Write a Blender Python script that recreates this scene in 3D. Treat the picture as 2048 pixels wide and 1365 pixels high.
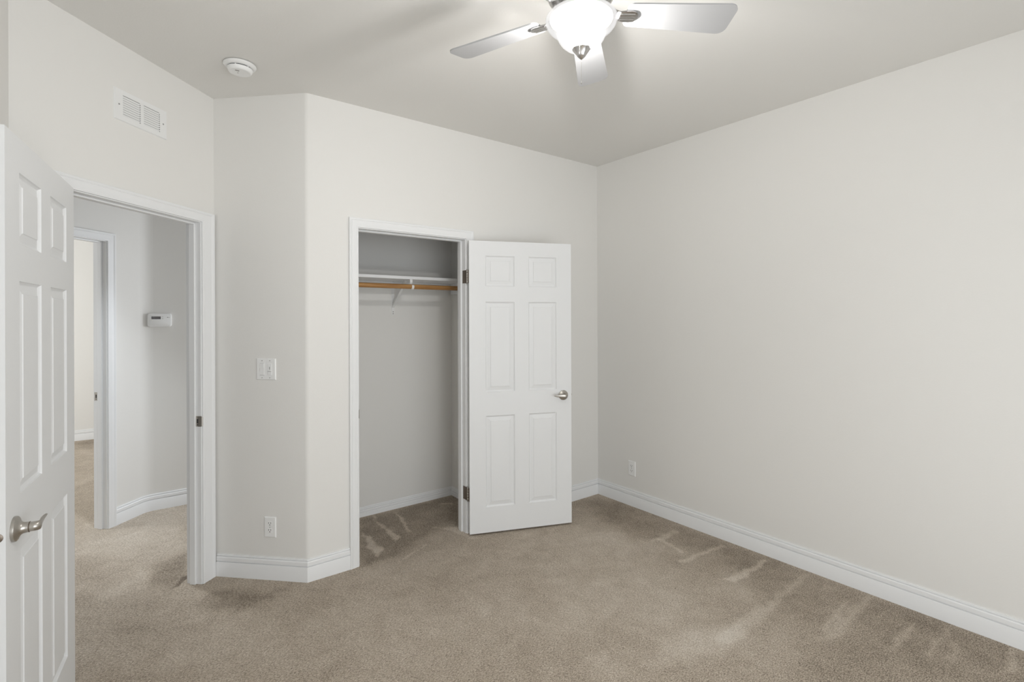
import bpy, bmesh, math, random
from mathutils import Vector, Matrix, noise

# ------------------------------------------------------------------ clearing
for o in list(bpy.data.objects):
    bpy.data.objects.remove(o, do_unlink=True)
SC = bpy.context.scene
COL = SC.collection
S = math.sqrt(0.5)

# ------------------------------------------------------------------ camera, world, exposure, daylight
PHI, ROLL, HC, FPX, CY = 0.6508, -0.0033, 1.4767, 1018.94, 635.34
cam = bpy.data.cameras.new('camera')
cam.sensor_fit = 'HORIZONTAL'
cam.sensor_width = 36.0
cam.lens = FPX * 36.0 / 2048.0
cam.shift_y = (CY - 682.5) / 2048.0
cam.clip_start = 0.02
cam_ob = bpy.data.objects.new('camera', cam)
COL.objects.link(cam_ob)
_r = Vector((math.cos(PHI), -math.sin(PHI), 0))
_w = Vector((math.sin(PHI), math.cos(PHI), 0))
_u = Vector((0, 0, 1))
_r2 = _r * math.cos(ROLL) + _u * math.sin(ROLL)
_u2 = -_r * math.sin(ROLL) + _u * math.cos(ROLL)
cam_ob.matrix_world = Matrix(((_r2.x, _u2.x, -_w.x, 0), (_r2.y, _u2.y, -_w.y, 0), (_r2.z, _u2.z, -_w.z, HC), (0, 0, 0, 1)))
SC.camera = cam_ob

SC.view_settings.view_transform = 'Standard'
SC.view_settings.look = 'None'
SC.view_settings.gamma = 1.0
SC.view_settings.use_curve_mapping = False
SC.view_settings.exposure = 0.0

wd = bpy.data.worlds.new('sky')
SC.world = wd
wd.use_nodes = True
wd.node_tree.nodes['Background'].inputs['Color'].default_value = (0.86, 0.93, 1.0, 1)
wd.node_tree.nodes['Background'].inputs['Strength'].default_value = 1.0


def area_light(name, loc, direction, sx, sy, power, color):
    l = bpy.data.lights.new(name, 'AREA')
    l.shape = 'RECTANGLE'
    l.size, l.size_y, l.energy, l.color = sx, sy, power, color
    o = bpy.data.objects.new(name, l)
    COL.objects.link(o)
    o.location = loc
    o.rotation_euler = Vector(direction).to_track_quat('-Z', 'Y').to_euler()
    return o


# daylight, plus one added low fill, at the openings of window_1..3 (all outside the photograph)
area_light('daylight_bedroom', (0.43, -1.13, 1.45), (0, 1, 0), 1.45, 1.4, 19, (0.95, 0.98, 1.0))
area_light('fill_bedroom_low', (1.15, -1.12, 0.78), (0, 1, 0), 2.2, 1.3, 20.5, (0.95, 0.98, 1.0))  # added low fill that lifts the lower walls and floor
area_light('daylight_hall', (2.62, 4.29, 1.45), (-1, 0, 0), 0.8, 1.4, 24, (0.90, 0.94, 1.0))
area_light('daylight_far_room', (-3.18, 6.55, 1.45), (1, 0, 0), 1.8, 1.5, 93, (0.95, 0.98, 1.0))
# added fill spot under the hall ceiling, brightens the hall carpet
_l = bpy.data.lights.new('hall_fill_spot', 'SPOT')
_l.energy, _l.color, _l.spot_size, _l.spot_blend, _l.shadow_soft_size = 82, (0.86, 0.93, 1.0), math.radians(64), 0.8, 0.05
_o = bpy.data.objects.new('hall_fill_spot', _l)
COL.objects.link(_o)
_o.location = (0.0, 4.0, 2.72)

# ------------------------------------------------------------------ room numbers (metres, camera at the plan origin)
XR, YC, XB = 3.1606, 2.9671, 0.8155      # right wall, closet wall, bullnose corner
LS = 0.570                               # length of the switch wall
CX_, CY_ = XB - LS * S, YC + LS * S      # corner between the switch wall and the entry wall
H = 2.74
TW = 0.10                                # wall thickness
XL, YB = -0.36, -1.05                    # left wall, window wall
ENTRY_LEN = 1.060

# ------------------------------------------------------------------ materials


def pbr(name, base, rough=0.6, metal=0.0, bump=0.0, bscale=200.0, spec=0.5, detail=2.0, bdist=0.001):
    m = bpy.data.materials.new(name)
    m.use_nodes = True
    nt = m.node_tree
    b = nt.nodes['Principled BSDF']
    b.inputs['Base Color'].default_value = (*base, 1)
    b.inputs['Roughness'].default_value = rough
    b.inputs['Metallic'].default_value = metal
    b.inputs['Specular IOR Level'].default_value = spec
    if bump:
        tc = nt.nodes.new('ShaderNodeTexCoord')
        n = nt.nodes.new('ShaderNodeTexNoise')
        n.inputs['Scale'].default_value = bscale
        n.inputs['Detail'].default_value = detail
        bp = nt.nodes.new('ShaderNodeBump')
        bp.inputs['Strength'].default_value = bump
        bp.inputs['Distance'].default_value = bdist
        nt.links.new(tc.outputs['Object'], n.inputs['Vector'])
        nt.links.new(n.outputs['Fac'], bp.inputs['Height'])
        nt.links.new(bp.outputs['Normal'], b.inputs['Normal'])
    return m


M_WALL = pbr('wall_paint', (0.825, 0.812, 0.783), 0.75, bump=0.25, bscale=160, spec=0.25)
M_CEIL = pbr('ceiling_paint', (0.825, 0.812, 0.783), 0.85, bump=0.3, bscale=120, spec=0.15)
M_TRIM = pbr('white_trim_paint', (0.87, 0.874, 0.876), 0.42, bump=0.05, bscale=40, spec=0.4)
M_DOOR = pbr('white_door_paint', (0.825, 0.83, 0.832), 0.45, bump=0.12, bscale=90, spec=0.4)
M_PLAST = pbr('white_plastic', (0.90, 0.90, 0.89), 0.4)
M_WHITEMETAL = pbr('white_enamelled_metal', (0.86, 0.86, 0.85), 0.45)
M_NICKEL = pbr('satin_nickel', (0.50, 0.475, 0.44), 0.34, metal=1.0, bump=0.03, bscale=600)
M_DARKNICKEL = pbr('dark_shaded_nickel', (0.24, 0.20, 0.165), 0.42, metal=1.0)  # nickel darkened, the shade on the hinges put into its colour
M_CHROME = pbr('brushed_chrome', (0.55, 0.54, 0.53), 0.25, metal=1.0)
M_DARK = pbr('dark_slot', (0.02, 0.02, 0.02), 0.8)
M_GREYMARK = pbr('grey_mark', (0.35, 0.34, 0.33), 0.7)
M_LCD = pbr('dark_display', (0.03, 0.018, 0.013), 0.25)
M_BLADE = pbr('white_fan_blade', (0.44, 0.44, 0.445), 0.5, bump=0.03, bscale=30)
M_CAVITY = pbr('grey_duct', (0.12, 0.12, 0.115), 0.8)


def wood_mat():
    m = pbr('honey_wood', (0.42, 0.22, 0.08), 0.4)
    nt = m.node_tree
    b = nt.nodes['Principled BSDF']
    tc = nt.nodes.new('ShaderNodeTexCoord')
    mp = nt.nodes.new('ShaderNodeMapping')
    mp.inputs['Scale'].default_value = (2.5, 60, 60)
    n = nt.nodes.new('ShaderNodeTexNoise')
    n.inputs['Scale'].default_value = 1.6
    n.inputs['Detail'].default_value = 4
    cr = nt.nodes.new('ShaderNodeValToRGB')
    cr.color_ramp.elements[0].position = 0.3
    cr.color_ramp.elements[0].color = (0.30, 0.135, 0.04, 1)
    cr.color_ramp.elements[1].position = 0.75
    cr.color_ramp.elements[1].color = (0.60, 0.34, 0.125, 1)
    nt.links.new(tc.outputs['Object'], mp.inputs['Vector'])
    nt.links.new(mp.outputs['Vector'], n.inputs['Vector'])
    nt.links.new(n.outputs['Fac'], cr.inputs['Fac'])
    nt.links.new(cr.outputs['Color'], b.inputs['Base Color'])
    return m


M_WOOD = wood_mat()


def glass_mat():
    # lit frosted glass: glows and lets part of the bulbs' light straight through
    m = bpy.data.materials.new('lit_frosted_glass')
    m.use_nodes = True
    nt = m.node_tree
    nt.nodes.clear()
    out = nt.nodes.new('ShaderNodeOutputMaterial')
    em = nt.nodes.new('ShaderNodeEmission')
    em.inputs['Color'].default_value = (1.0, 0.99, 0.975, 1)
    em.inputs['Strength'].default_value = 0.78
    df = nt.nodes.new('ShaderNodeBsdfTranslucent')
    df.inputs['Color'].default_value = (0.004, 0.004, 0.004, 1)
    tr = nt.nodes.new('ShaderNodeBsdfTransparent')
    add = nt.nodes.new('ShaderNodeAddShader')
    mix = nt.nodes.new('ShaderNodeMixShader')
    mix.inputs['Fac'].default_value = 0.55
    nt.links.new(em.outputs[0], add.inputs[0])
    nt.links.new(df.outputs[0], add.inputs[1])
    nt.links.new(tr.outputs[0], mix.inputs[1])
    nt.links.new(add.outputs[0], mix.inputs[2])
    nt.links.new(mix.outputs[0], out.inputs['Surface'])
    return m


M_GLASS = glass_mat()


def carpet_mat():
    m = bpy.data.materials.new('taupe_carpet')
    m.use_nodes = True
    nt = m.node_tree
    L = nt.links.new
    b = nt.nodes['Principled BSDF']
    b.inputs['Roughness'].default_value = 0.95
    b.inputs['Specular IOR Level'].default_value = 0.08
    b.inputs['Sheen Weight'].default_value = 0.12
    b.inputs['Sheen Roughness'].default_value = 0.5
    tc = nt.nodes.new('ShaderNodeTexCoord')

    def tex(scale, detail, rough=0.5, dist=0.0, vec=None):
        n = nt.nodes.new('ShaderNodeTexNoise')
        n.inputs['Scale'].default_value = scale
        n.inputs['Detail'].default_value = detail
        n.inputs['Roughness'].default_value = rough
        n.inputs['Distortion'].default_value = dist
        L(vec or tc.outputs['Object'], n.inputs['Vector'])
        return n.outputs['Fac']

    def math_(op, a, bb):
        n = nt.nodes.new('ShaderNodeMath')
        n.operation = op
        for i, v in enumerate((a, bb)):
            if isinstance(v, (int, float)):
                n.inputs[i].default_value = v
            else:
                L(v, n.inputs[i])
        return n.outputs[0]
    # tufts: short yarn ends leaning one way
    mp = nt.nodes.new('ShaderNodeMapping')
    mp.inputs['Rotation'].default_value = (0, 0, math.radians(28))
    mp.inputs['Scale'].default_value = (1.0, 1.9, 1.0)
    L(tc.outputs['Object'], mp.inputs['Vector'])
    tuft = tex(115, 3.0, 0.62, 0.6, mp.outputs['Vector'])
    fine = tex(330, 2.0, 0.6)
    mid = tex(9.0, 4.0, 0.6, 0.8)
    big = tex(2.2, 3.0, 0.55, 0.4)
    at = nt.nodes.new('ShaderNodeAttribute')
    at.attribute_name = 'nap'
    nap = at.outputs['Fac']
    # value: 0.5 is the mean pile; nap shifts it lighter or darker
    v = math_('MULTIPLY', math_('SUBTRACT', tuft, 0.5), 2.1)
    v = math_('ADD', v, math_('MULTIPLY', math_('SUBTRACT', fine, 0.5), 1.1))
    v = math_('ADD', v, math_('MULTIPLY', math_('SUBTRACT', mid, 0.5), 0.42))
    v = math_('ADD', v, math_('MULTIPLY', math_('SUBTRACT', big, 0.5), 0.40))
    v = math_('ADD', v, nap)
    cr = nt.nodes.new('ShaderNodeValToRGB')
    e = cr.color_ramp.elements
    e[0].position, e[0].color = 0.0, (0.18, 0.142, 0.105, 1)
    e[1].position, e[1].color = 1.0, (0.86, 0.78, 0.68, 1)
    x = cr.color_ramp.elements.new(0.5)
    x.color = (0.560, 0.468, 0.366, 1)
    L(v, cr.inputs['Fac'])
    L(cr.outputs['Color'], b.inputs['Base Color'])
    hgt = math_('ADD', math_('MULTIPLY', tuft, 1.0), math_('MULTIPLY', fine, 0.5))
    bp = nt.nodes.new('ShaderNodeBump')
    bp.inputs['Strength'].default_value = 0.9
    bp.inputs['Distance'].default_value = 0.008
    L(hgt, bp.inputs['Height'])
    L(bp.outputs['Normal'], b.inputs['Normal'])
    return m


M_CARPET = carpet_mat()

# ------------------------------------------------------------------ mesh helpers


def link(name, bm, mat, parent=None, smooth=None, loc=None):
    me = bpy.data.meshes.new(name)
    bmesh.ops.recalc_face_normals(bm, faces=bm.faces[:])
    bm.to_mesh(me)
    bm.free()
    me.materials.append(mat)
    if smooth is not None:
        for p in me.polygons:
            p.use_smooth = True
        me.set_sharp_from_angle(angle=math.radians(smooth))
    o = bpy.data.objects.new(name, me)
    COL.objects.link(o)
    if parent is not None:
        o.parent = parent
    if loc is not None:
        o.location = loc
    return o


def tag(o, label=None, cat=None, group=None, kind=None):
    if label:
        o['label'] = label
    if cat:
        o['category'] = cat
    if group:
        o['group'] = group
    if kind:
        o['kind'] = kind
    return o


def empty(name, loc=(0, 0, 0), rz=0.0, parent=None):
    o = bpy.data.objects.new(name, None)
    COL.objects.link(o)
    o.empty_display_size = 0.05
    o.location = loc
    o.rotation_euler = (0, 0, rz)
    if parent:
        o.parent = parent
    return o


def box(bm, x0, x1, y0, y1, z0, z1, bev=0.0):
    vs = [bm.verts.new((x, y, z)) for z in (z0, z1) for y in (y0, y1) for x in (x0, x1)]
    F = [(0, 2, 3, 1), (4, 5, 7, 6), (0, 1, 5, 4), (2, 6, 7, 3), (0, 4, 6, 2), (1, 3, 7, 5)]
    fs = [bm.faces.new([vs[i] for i in f]) for f in F]
    if bev:
        es = list({e for f in fs for e in f.edges})
        bmesh.ops.bevel(bm, geom=es, offset=bev, segments=2, affect='EDGES', profile=0.5)
    return vs


def prism(bm, pts, z0, z1, M=None):
    """plan polygon pulled up from z0 to z1"""
    lo = [bm.verts.new((p[0], p[1], z0)) for p in pts]
    hi = [bm.verts.new((p[0], p[1], z1)) for p in pts]
    n = len(pts)
    fs = [bm.faces.new(lo[::-1]), bm.faces.new(hi)]
    for i in range(n):
        j = (i + 1) % n
        fs.append(bm.faces.new((lo[i], lo[j], hi[j], hi[i])))
    if M is not None:
        bmesh.ops.transform(bm, matrix=M, verts=lo + hi)
    return lo + hi


def lathe(bm, prof, seg=40, M=None, cap=True):
    """profile [(radius, height)] spun about local Z"""
    rings = []
    for r, z in prof:
        if r < 1e-6:
            rings.append([bm.verts.new((0, 0, z))])
        else:
            rings.append([bm.verts.new((r * math.cos(2 * math.pi * k / seg), r * math.sin(2 * math.pi * k / seg), z)) for k in range(seg)])
    for a, b in zip(rings, rings[1:]):
        for k in range(seg):
            j = (k + 1) % seg
            if len(a) == 1 and len(b) == 1:
                continue
            if len(a) == 1:
                bm.faces.new((a[0], b[j], b[k]))
            elif len(b) == 1:
                bm.faces.new((a[k], a[j], b[0]))
            else:
                bm.faces.new((a[k], a[j], b[j], b[k]))
    if cap:
        for ring in (rings[0], rings[-1]):
            if len(ring) > 1:
                bm.faces.new(ring)
    vs = [v for r in rings for v in r]
    if M is not None:
        bmesh.ops.transform(bm, matrix=M, verts=vs)
    return vs


def sections(bm, secs, close=True):
    """skin a list of equal-length vertex rings"""
    rings = [[bm.verts.new(p) for p in s_] for s_ in secs]
    n = len(rings[0])
    for a, b in zip(rings, rings[1:]):
        for k in range(n):
            j = (k + 1) % n
            bm.faces.new((a[k], a[j], b[j], b[k]))
    if close:
        bm.faces.new(rings[0][::-1])
        bm.faces.new(rings[-1])


def tube(bm, path, r, seg=12):
    path = [Vector(p) for p in path]
    secs = []
    for i, p in enumerate(path):
        d = (path[min(i + 1, len(path) - 1)] - path[max(i - 1, 0)]).normalized()
        a = d.cross(Vector((0.31, 0.17, 0.93))).normalized()
        b = d.cross(a)
        rr = r[i] if isinstance(r, (list, tuple)) else r
        secs.append([p + (a * math.cos(t) + b * math.sin(t)) * rr for t in [2 * math.pi * k / seg for k in range(seg)]])
    sections(bm, secs)


def sweep_plan(bm, path, prof):
    """sweep a profile [(offset to the left of travel, z)] along a plan polyline with mitred corners"""
    path = [Vector((p[0], p[1])) for p in path]
    secs = []
    for i, p in enumerate(path):
        d0 = (p - path[i - 1]).normalized() if i else None
        d1 = (path[i + 1] - p).normalized() if i < len(path) - 1 else None
        if d0 is None:
            nrm = Vector((-d1.y, d1.x))
        elif d1 is None:
            nrm = Vector((-d0.y, d0.x))
        else:
            n0, n1 = Vector((-d0.y, d0.x)), Vector((-d1.y, d1.x))
            nrm = (n0 + n1)
            nrm /= (1 + n0.dot(n1))
        secs.append([(p.x + nrm.x * o, p.y + nrm.y * o, z) for o, z in prof])
    sections(bm, secs)


def frame_matrix(origin, xdir, ydir):
    """local x along xdir, local y along ydir, z up"""
    return Matrix(((xdir[0], ydir[0], 0, origin[0]), (xdir[1], ydir[1], 0, origin[1]), (0, 0, 1, origin[2] if len(origin) > 2 else 0), (0, 0, 0, 1)))


# wall frames: local x along the wall, local -y into the room the photo is taken from, z up (right-handed)
F_CLOSET = Matrix.Translation((0, YC, 0))                                          # x = world x
F_ENTRY = frame_matrix((CX_, CY_), (S, S), (-S, S))                                # x = -u (u runs from the corner towards the camera)
F_SWITCH = frame_matrix((XB, YC), (S, -S), (S, S))                                 # x = -(distance from the bullnose)
F_RIGHT = frame_matrix((XR, 0), (0, -1), (1, 0))                                   # x = -world y

# ------------------------------------------------------------------ setting: floor, ceiling, walls
WIN = dict(z0=0.75, z1=2.15)


def grid_axis(lo, hi, a, b, step, coarse=0.5):
    xs = []
    x = lo
    while x < a - 1e-6:
        xs.append(x)
        x += coarse
    n = int(round((b - a) / step))
    xs += [a + step * i for i in range(n + 1)]
    x = b + coarse
    while x < hi:
        xs.append(x)
        x += coarse
    xs.append(hi)
    return xs


def inside(poly, x, y):
    c = False
    n = len(poly)
    for i in range(n):
        x0, y0 = poly[i]
        x1, y1 = poly[i - 1]
        if (y0 > y) != (y1 > y) and x < (x1 - x0) * (y - y0) / (y1 - y0) + x0:
            c = not c
    return c


def edge_dist(poly, x, y):
    best = 9
    n = len(poly)
    for i in range(n):
        x0, y0 = poly[i - 1]
        x1, y1 = poly[i]
        dx, dy = x1 - x0, y1 - y0
        t = max(0, min(1, ((x - x0) * dx + (y - y0) * dy) / (dx * dx + dy * dy + 1e-12)))
        best = min(best, math.hypot(x - x0 - t * dx, y - y0 - t * dy))
    return best


# vacuum-cleaner strokes and broad lighter or darker areas of the pile: (floor polygon, strength, softness)
MARKS = [
    ([(1.295, 3.412), (1.302, 3.359), (1.325, 3.092), (1.233, 3.019), (1.244, 3.182)], 0.26, 0.010),
    ([(1.469, 3.659), (1.475, 3.61), (1.458, 3.35), (1.474, 3.178), (1.421, 3.143), (1.43, 3.287), (1.448, 3.446)], 0.24, 0.008),
    ([(1.629, 3.653), (1.635, 3.614), (1.617, 3.431), (1.566, 3.235), (1.552, 3.235), (1.598, 3.453)], 0.22, 0.006),
    ([(1.361, 2.894), (1.565, 2.984), (1.563, 2.97), (1.36, 2.878)], 0.14, 0.006),
    ([(1.979, 3.581), (2.073, 3.518), (2.058, 3.492), (1.973, 3.558)], 0.16, 0.006),
    ([(1.734, 3.207), (1.803, 3.135), (1.869, 3.088), (1.858, 2.962), (1.872, 2.863), (1.83, 2.875), (1.794, 2.991), (1.788, 3.109), (1.731, 3.183)], 0.14, 0.012),
    ([(1.375, 3.638), (2.217, 3.649), (1.896, 3.121), (1.711, 3.135), (1.364, 2.952), (1.117, 2.942)], -0.13, 0.050),  # darker across the closet floor
    ([(3.134, 2.937), (2.906, 2.896), (2.736, 2.363), (2.889, 1.774), (2.703, 1.341), (2.504, 0.973), (2.167, 0.935), (2.46, 0.528), (2.98, 0.192), (3.143, 0.421)], -0.10, 0.100),
    ([(2.827, 2.123), (2.846, 2.085), (2.784, 1.889), (2.753, 1.898)], 0.13, 0.008),
    ([(3.033, 2.127), (3.027, 2.093), (2.864, 2.08), (2.742, 2.1), (2.756, 2.129)], 0.12, 0.012),
    ([(3.063, 1.809), (3.059, 1.782), (2.8, 1.799), (2.647, 1.817), (2.679, 1.847)], 0.15, 0.010),
    ([(3.099, 1.538), (3.093, 1.513), (2.896, 1.502), (2.708, 1.51), (2.668, 1.563), (2.774, 1.546)], 0.22, 0.010),
    ([(3.093, 1.31), (3.089, 1.286), (2.735, 1.259), (2.413, 1.23), (2.16, 1.249), (2.133, 1.312), (2.406, 1.306), (2.688, 1.296)], 0.13, 0.022),
    ([(3.116, 1.005), (3.115, 0.983), (2.876, 0.969), (2.594, 0.957), (2.509, 1.002), (2.773, 1.023)], 0.12, 0.020),
    ([(2.988, 1.059), (2.988, 1.042), (2.764, 1.03), (2.616, 1.014), (2.619, 1.03), (2.814, 1.054)], 0.14, 0.010),
    ([(3.02, 0.785), (3.018, 0.772), (2.845, 0.764), (2.715, 0.772), (2.717, 0.784), (2.869, 0.788)], 0.14, 0.009),
    ([(3.112, 0.677), (3.111, 0.665), (2.918, 0.656), (2.777, 0.656), (2.785, 0.669), (2.937, 0.672)], 0.13, 0.010),
    ([(3.021, 0.906), (3.013, 0.892), (2.85, 0.893), (2.837, 0.903)], 0.08, 0.010),
    ([(3.124, 0.457), (3.116, 0.443), (2.938, 0.423), (2.877, 0.452)], 0.16, 0.012),
    ([(3.074, 1.203), (3.071, 1.144), (3.005, 1.136), (2.996, 1.172)], 0.07, 0.020),
    ([(2.986, 0.614), (2.977, 0.6), (2.814, 0.59), (2.808, 0.604)], 0.10, 0.012),
    ([(2.66, 2.515), (2.737, 2.308), (2.581, 1.779), (2.604, 1.504), (2.325, 1.393), (1.901, 1.408), (1.711, 1.77), (1.874, 2.325)], 0.06, 0.120),
    ([(2.185, 1.405), (2.36, 1.27), (2.13, 1.232), (1.831, 1.309), (1.778, 1.387)], 0.09, 0.060),
    ([(0.317, 3.804), (0.289, 3.47), (0.195, 3.338), (0.112, 3.502), (0.144, 3.732)], -0.16, 0.050),  # from here: darker patches by the entry doorway, lighter hall floor
    ([(0.365, 3.175), (0.503, 3.133), (0.611, 2.924), (0.44, 2.883), (0.305, 3.042)], -0.15, 0.050),
    ([(0.249, 3.444), (0.294, 3.466), (0.275, 3.41), (0.207, 3.342)], -0.25, 0.012),
    ([(-0.123, 3.401), (0.109, 3.405), (0.331, 2.886), (0.088, 2.789), (-0.129, 3.044)], -0.05, 0.100),
    ([(-0.063, 5.272), (0.399, 4.773), (0.324, 3.887), (0.001, 3.922), (-0.236, 4.188), (-0.263, 4.684)], 0.07, 0.080),
    ([(-0.473, 8.055), (-0.286, 8.036), (-0.272, 7.626), (-0.451, 7.681)], -0.12, 0.100),  # darker along the foot of the far room wall
]


def make_floor():
    xs = grid_axis(-3.3, 3.3, -0.9, 3.18, 0.0135)
    ys = grid_axis(-1.2, 8.3, -0.1, 4.85, 0.0135)
    nx, ny = len(xs), len(ys)
    verts, nap = [], []
    boxes = [(min(p[0] for p in m[0]) - .2, max(p[0] for p in m[0]) + .2, min(p[1] for p in m[0]) - .2, max(p[1] for p in m[0]) + .2) for m in MARKS]
    for y in ys:
        for x in xs:
            verts.append((x, y, 0.0))
            v = 0.5
            for (poly, st, soft), bx in zip(MARKS, boxes):
                if bx[0] < x < bx[1] and bx[2] < y < bx[3]:
                    wx = x + 0.022 * noise.noise((x * 14, y * 14, 1.7)) + 0.01 * noise.noise((x * 45, y * 45, 4.1))
                    wy = y + 0.022 * noise.noise((x * 14, y * 14, 7.3)) + 0.01 * noise.noise((x * 45, y * 45, 9.1))
                    d = edge_dist(poly, wx, wy)
                    d = d if inside(poly, wx, wy) else -d
                    k = max(0, min(1, 0.5 + 0.5 * d / soft))
                    v += 1.85 * st * k * k * (3 - 2 * k)
            nap.append(v)
    faces = [(j * nx + i, j * nx + i + 1, (j + 1) * nx + i + 1, (j + 1) * nx + i) for j in range(ny - 1) for i in range(nx - 1)]
    me = bpy.data.meshes.new('floor')
    me.from_pydata(verts, [], faces)
    at = me.attributes.new('nap', 'FLOAT', 'POINT')
    at.data.foreach_set('value', nap)
    me.materials.append(M_CARPET)
    o = bpy.data.objects.new('floor', me)
    COL.objects.link(o)
    tag(o, 'taupe cut pile carpet with vacuum marks covering the whole floor', 'carpet', kind='structure')


make_floor()


def struct(name, bm, mat, label, cat, smooth=None):
    o = link(name, bm, mat, smooth=smooth)
    return tag(o, label, cat, kind='structure')


bm = bmesh.new()
box(bm, -3.35, 3.4, -1.3, 8.4, H, H + 0.1)
struct('ceiling', bm, M_CEIL, 'plain pale greige ceiling above the bedroom', 'ceiling')

bm = bmesh.new()
box(bm, XR, XR + TW, YB - TW, YC + 0.9, 0, H)
struct('wall_right', bm, M_WALL, 'long blank off-white wall on the right with one outlet', 'wall')

# closet opening
CO0, CO1, COZ = 1.112, 1.857, 2.011      # clear jamb opening
bm = bmesh.new()
rb = 0.035
tl = rb * math.tan(math.radians(22.5))
cen = Vector((XB + tl, YC + rb))
arc = []
for k in range(9):
    a = math.radians(-90 - 45 * k / 8)
    arc.append((cen.x + rb * math.cos(a), cen.y + rb * math.sin(a)))
endp = Vector((XB - tl * S, YC + tl * S))
back = [(endp.x + TW * S, endp.y + TW * S), (XB + 0.16, YC + TW), (CO0 - 0.02, YC + TW), (CO0 - 0.02, YC)]
prism(bm, arc + back, 0, H)
box(bm, CO1 + 0.02, XR, YC, YC + TW, 0, H)
box(bm, CO0 - 0.02, CO1 + 0.02, YC, YC + TW, COZ + 0.02, H)
struct('wall_closet', bm, M_WALL, 'off-white wall with the closet doorway cut through it', 'wall', smooth=30)

bm = bmesh.new()
prism(bm, [(-tl, 0), (-LS, 0), (-LS - 0.0, TW), (-tl, TW)], 0, H, F_SWITCH)
struct('wall_switch', bm, M_WALL, 'short angled off-white wall holding the light switches and an outlet', 'wall')

# entry wall (45 degrees): x_local = -u
EU0, EUW = 0.105, 0.788
TE = 0.084                               # entry wall thickness
EU1 = EU0 + EUW
EZ = 2.010
bm = bmesh.new()
box(bm, -EU0 + 0.02, TW, 0, TE, 0, H)
box(bm, -EU1 - 0.02, -EU0 + 0.02, 0, TE, EZ + 0.02, H)
box(bm, -ENTRY_LEN - 0.04, -EU1 - 0.02, 0, TE, 0, H)
bmesh.ops.transform(bm, matrix=F_ENTRY, verts=bm.verts[:])
struct('wall_entry', bm, M_WALL, 'angled off-white wall with the entry doorway and air vent', 'wall')
EX, EY = CX_ - ENTRY_LEN * S, CY_ - ENTRY_LEN * S

# left wall with a window, and the window wall behind the camera


def wall_with_window(name, x0, x1, w0, w1, M, label, mat=M_WALL, z0=WIN['z0']):
    bm = bmesh.new()
    box(bm, x0, w0, 0, TW, 0, H)
    box(bm, w1, x1, 0, TW, 0, H)
    box(bm, w0, w1, 0, TW, 0, z0)
    box(bm, w0, w1, 0, TW, WIN['z1'], H)
    bmesh.ops.transform(bm, matrix=M, verts=bm.verts[:])
    return struct(name, bm, mat, label, 'wall')


def window(n, w0, w1, M, label, z0=WIN['z0']):
    e = tag(empty('window_%d' % n), label, 'window', kind='structure')
    bm = bmesh.new()
    z1 = WIN['z1']
    for a in ((w0, w0 + 0.04, z0, z1), (w1 - 0.04, w1, z0, z1), (w0, w1, z0, z0 + 0.04), (w0, w1, z1 - 0.04, z1), ((w0 + w1) / 2 - 0.02, (w0 + w1) / 2 + 0.02, z0, z1)):
        box(bm, a[0], a[1], 0.03, 0.08, a[2], a[3])
    bmesh.ops.transform(bm, matrix=M, verts=bm.verts[:])
    link('window_frame', bm, M_TRIM, e)
    return e


F_LEFT = frame_matrix((EX, 0), (0, 1), (-1, 0))        # x = world y, room on -local y (+X)
F_BACK = frame_matrix((0, YB), (-1, 0), (0, -1))       # x = -world x
bm = bmesh.new()
box(bm, YB, EY, 0, TW, 0, H)
bmesh.ops.transform(bm, matrix=F_LEFT, verts=bm.verts[:])
struct('wall_left', bm, M_WALL, 'off-white wall at the far left edge beyond the open entry door', 'wall')
wall_with_window('wall_window', -XR, -EX, -2.3, 0.3, F_BACK, 'off-white window wall behind the viewer', z0=0.1)
window(1, -2.3, 0.3, F_BACK, 'unseen window behind the viewer, enlarged to floor length for added low light', z0=0.1)

# closet inside
CBY, CRX, CLX = 3.688, 2.172, 0.98
bm = bmesh.new()
box(bm, CLX - TW, CRX + TW, CBY, CBY + TW, 0, H)
struct('wall_closet_back', bm, M_WALL, 'back wall inside the open closet', 'wall')
bm = bmesh.new()
box(bm, CRX, CRX + TW, YC + TW, CBY, 0, H)
struct('wall_closet_right', bm, M_WALL, 'right side wall inside the open closet', 'wall')
bm = bmesh.new()
box(bm, CLX - TW, CLX, YC + TW + 0.0, CBY, 0, H)
struct('wall_closet_left', bm, M_WALL, 'left side wall inside the open closet', 'wall')

# hall: a 45 degree stretch, then a stretch along the back of the closet
HB = Vector((0.131, 4.80))                              # bend in the hall wall
F_HALL45 = frame_matrix((HB.x, HB.y), (S, S), (-S, S))  # x<0 leads away to the left
F_HALL = Matrix.Translation((0, HB.y, 0))
HD = (Vector((-0.062, 4.607)) - HB).length              # not used for drawing, distance to the casing
HO1 = -0.325                                            # right clear edge of the far room doorway (local x)
HOW = 0.78
HO0 = HO1 - HOW
HOZ = 2.020
bm = bmesh.new()
box(bm, HO1 + 0.02, 0, 0, TW, 0, H)
box(bm, HO0 - 0.02, HO1 + 0.02, 0, TW, HOZ + 0.02, H)
box(bm, -2.9, HO0 - 0.02, 0, TW, 0, H)
bmesh.ops.transform(bm, matrix=F_HALL45, verts=bm.verts[:])
struct('wall_hall_angled', bm, M_WALL, 'angled hall wall with a doorway seen through the entry doorway', 'wall')
bm = bmesh.new()
fz = 0.035
ez = [(HB.x, HB.y + 0.02)] + [((1 - q) ** 2 * (HB.x - fz * S * 1.4) + 2 * q * (1 - q) * HB.x + q * q * (HB.x + fz * 1.4), (1 - q) ** 2 * (HB.y - fz * S * 1.4) + 2 * q * (1 - q) * HB.y + q * q * HB.y) for q in [k / 8 for k in range(9)]]
prism(bm, ez, 0, H)
box(bm, HB.x, 2.5, HB.y, HB.y + TW, 0, H)
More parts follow.
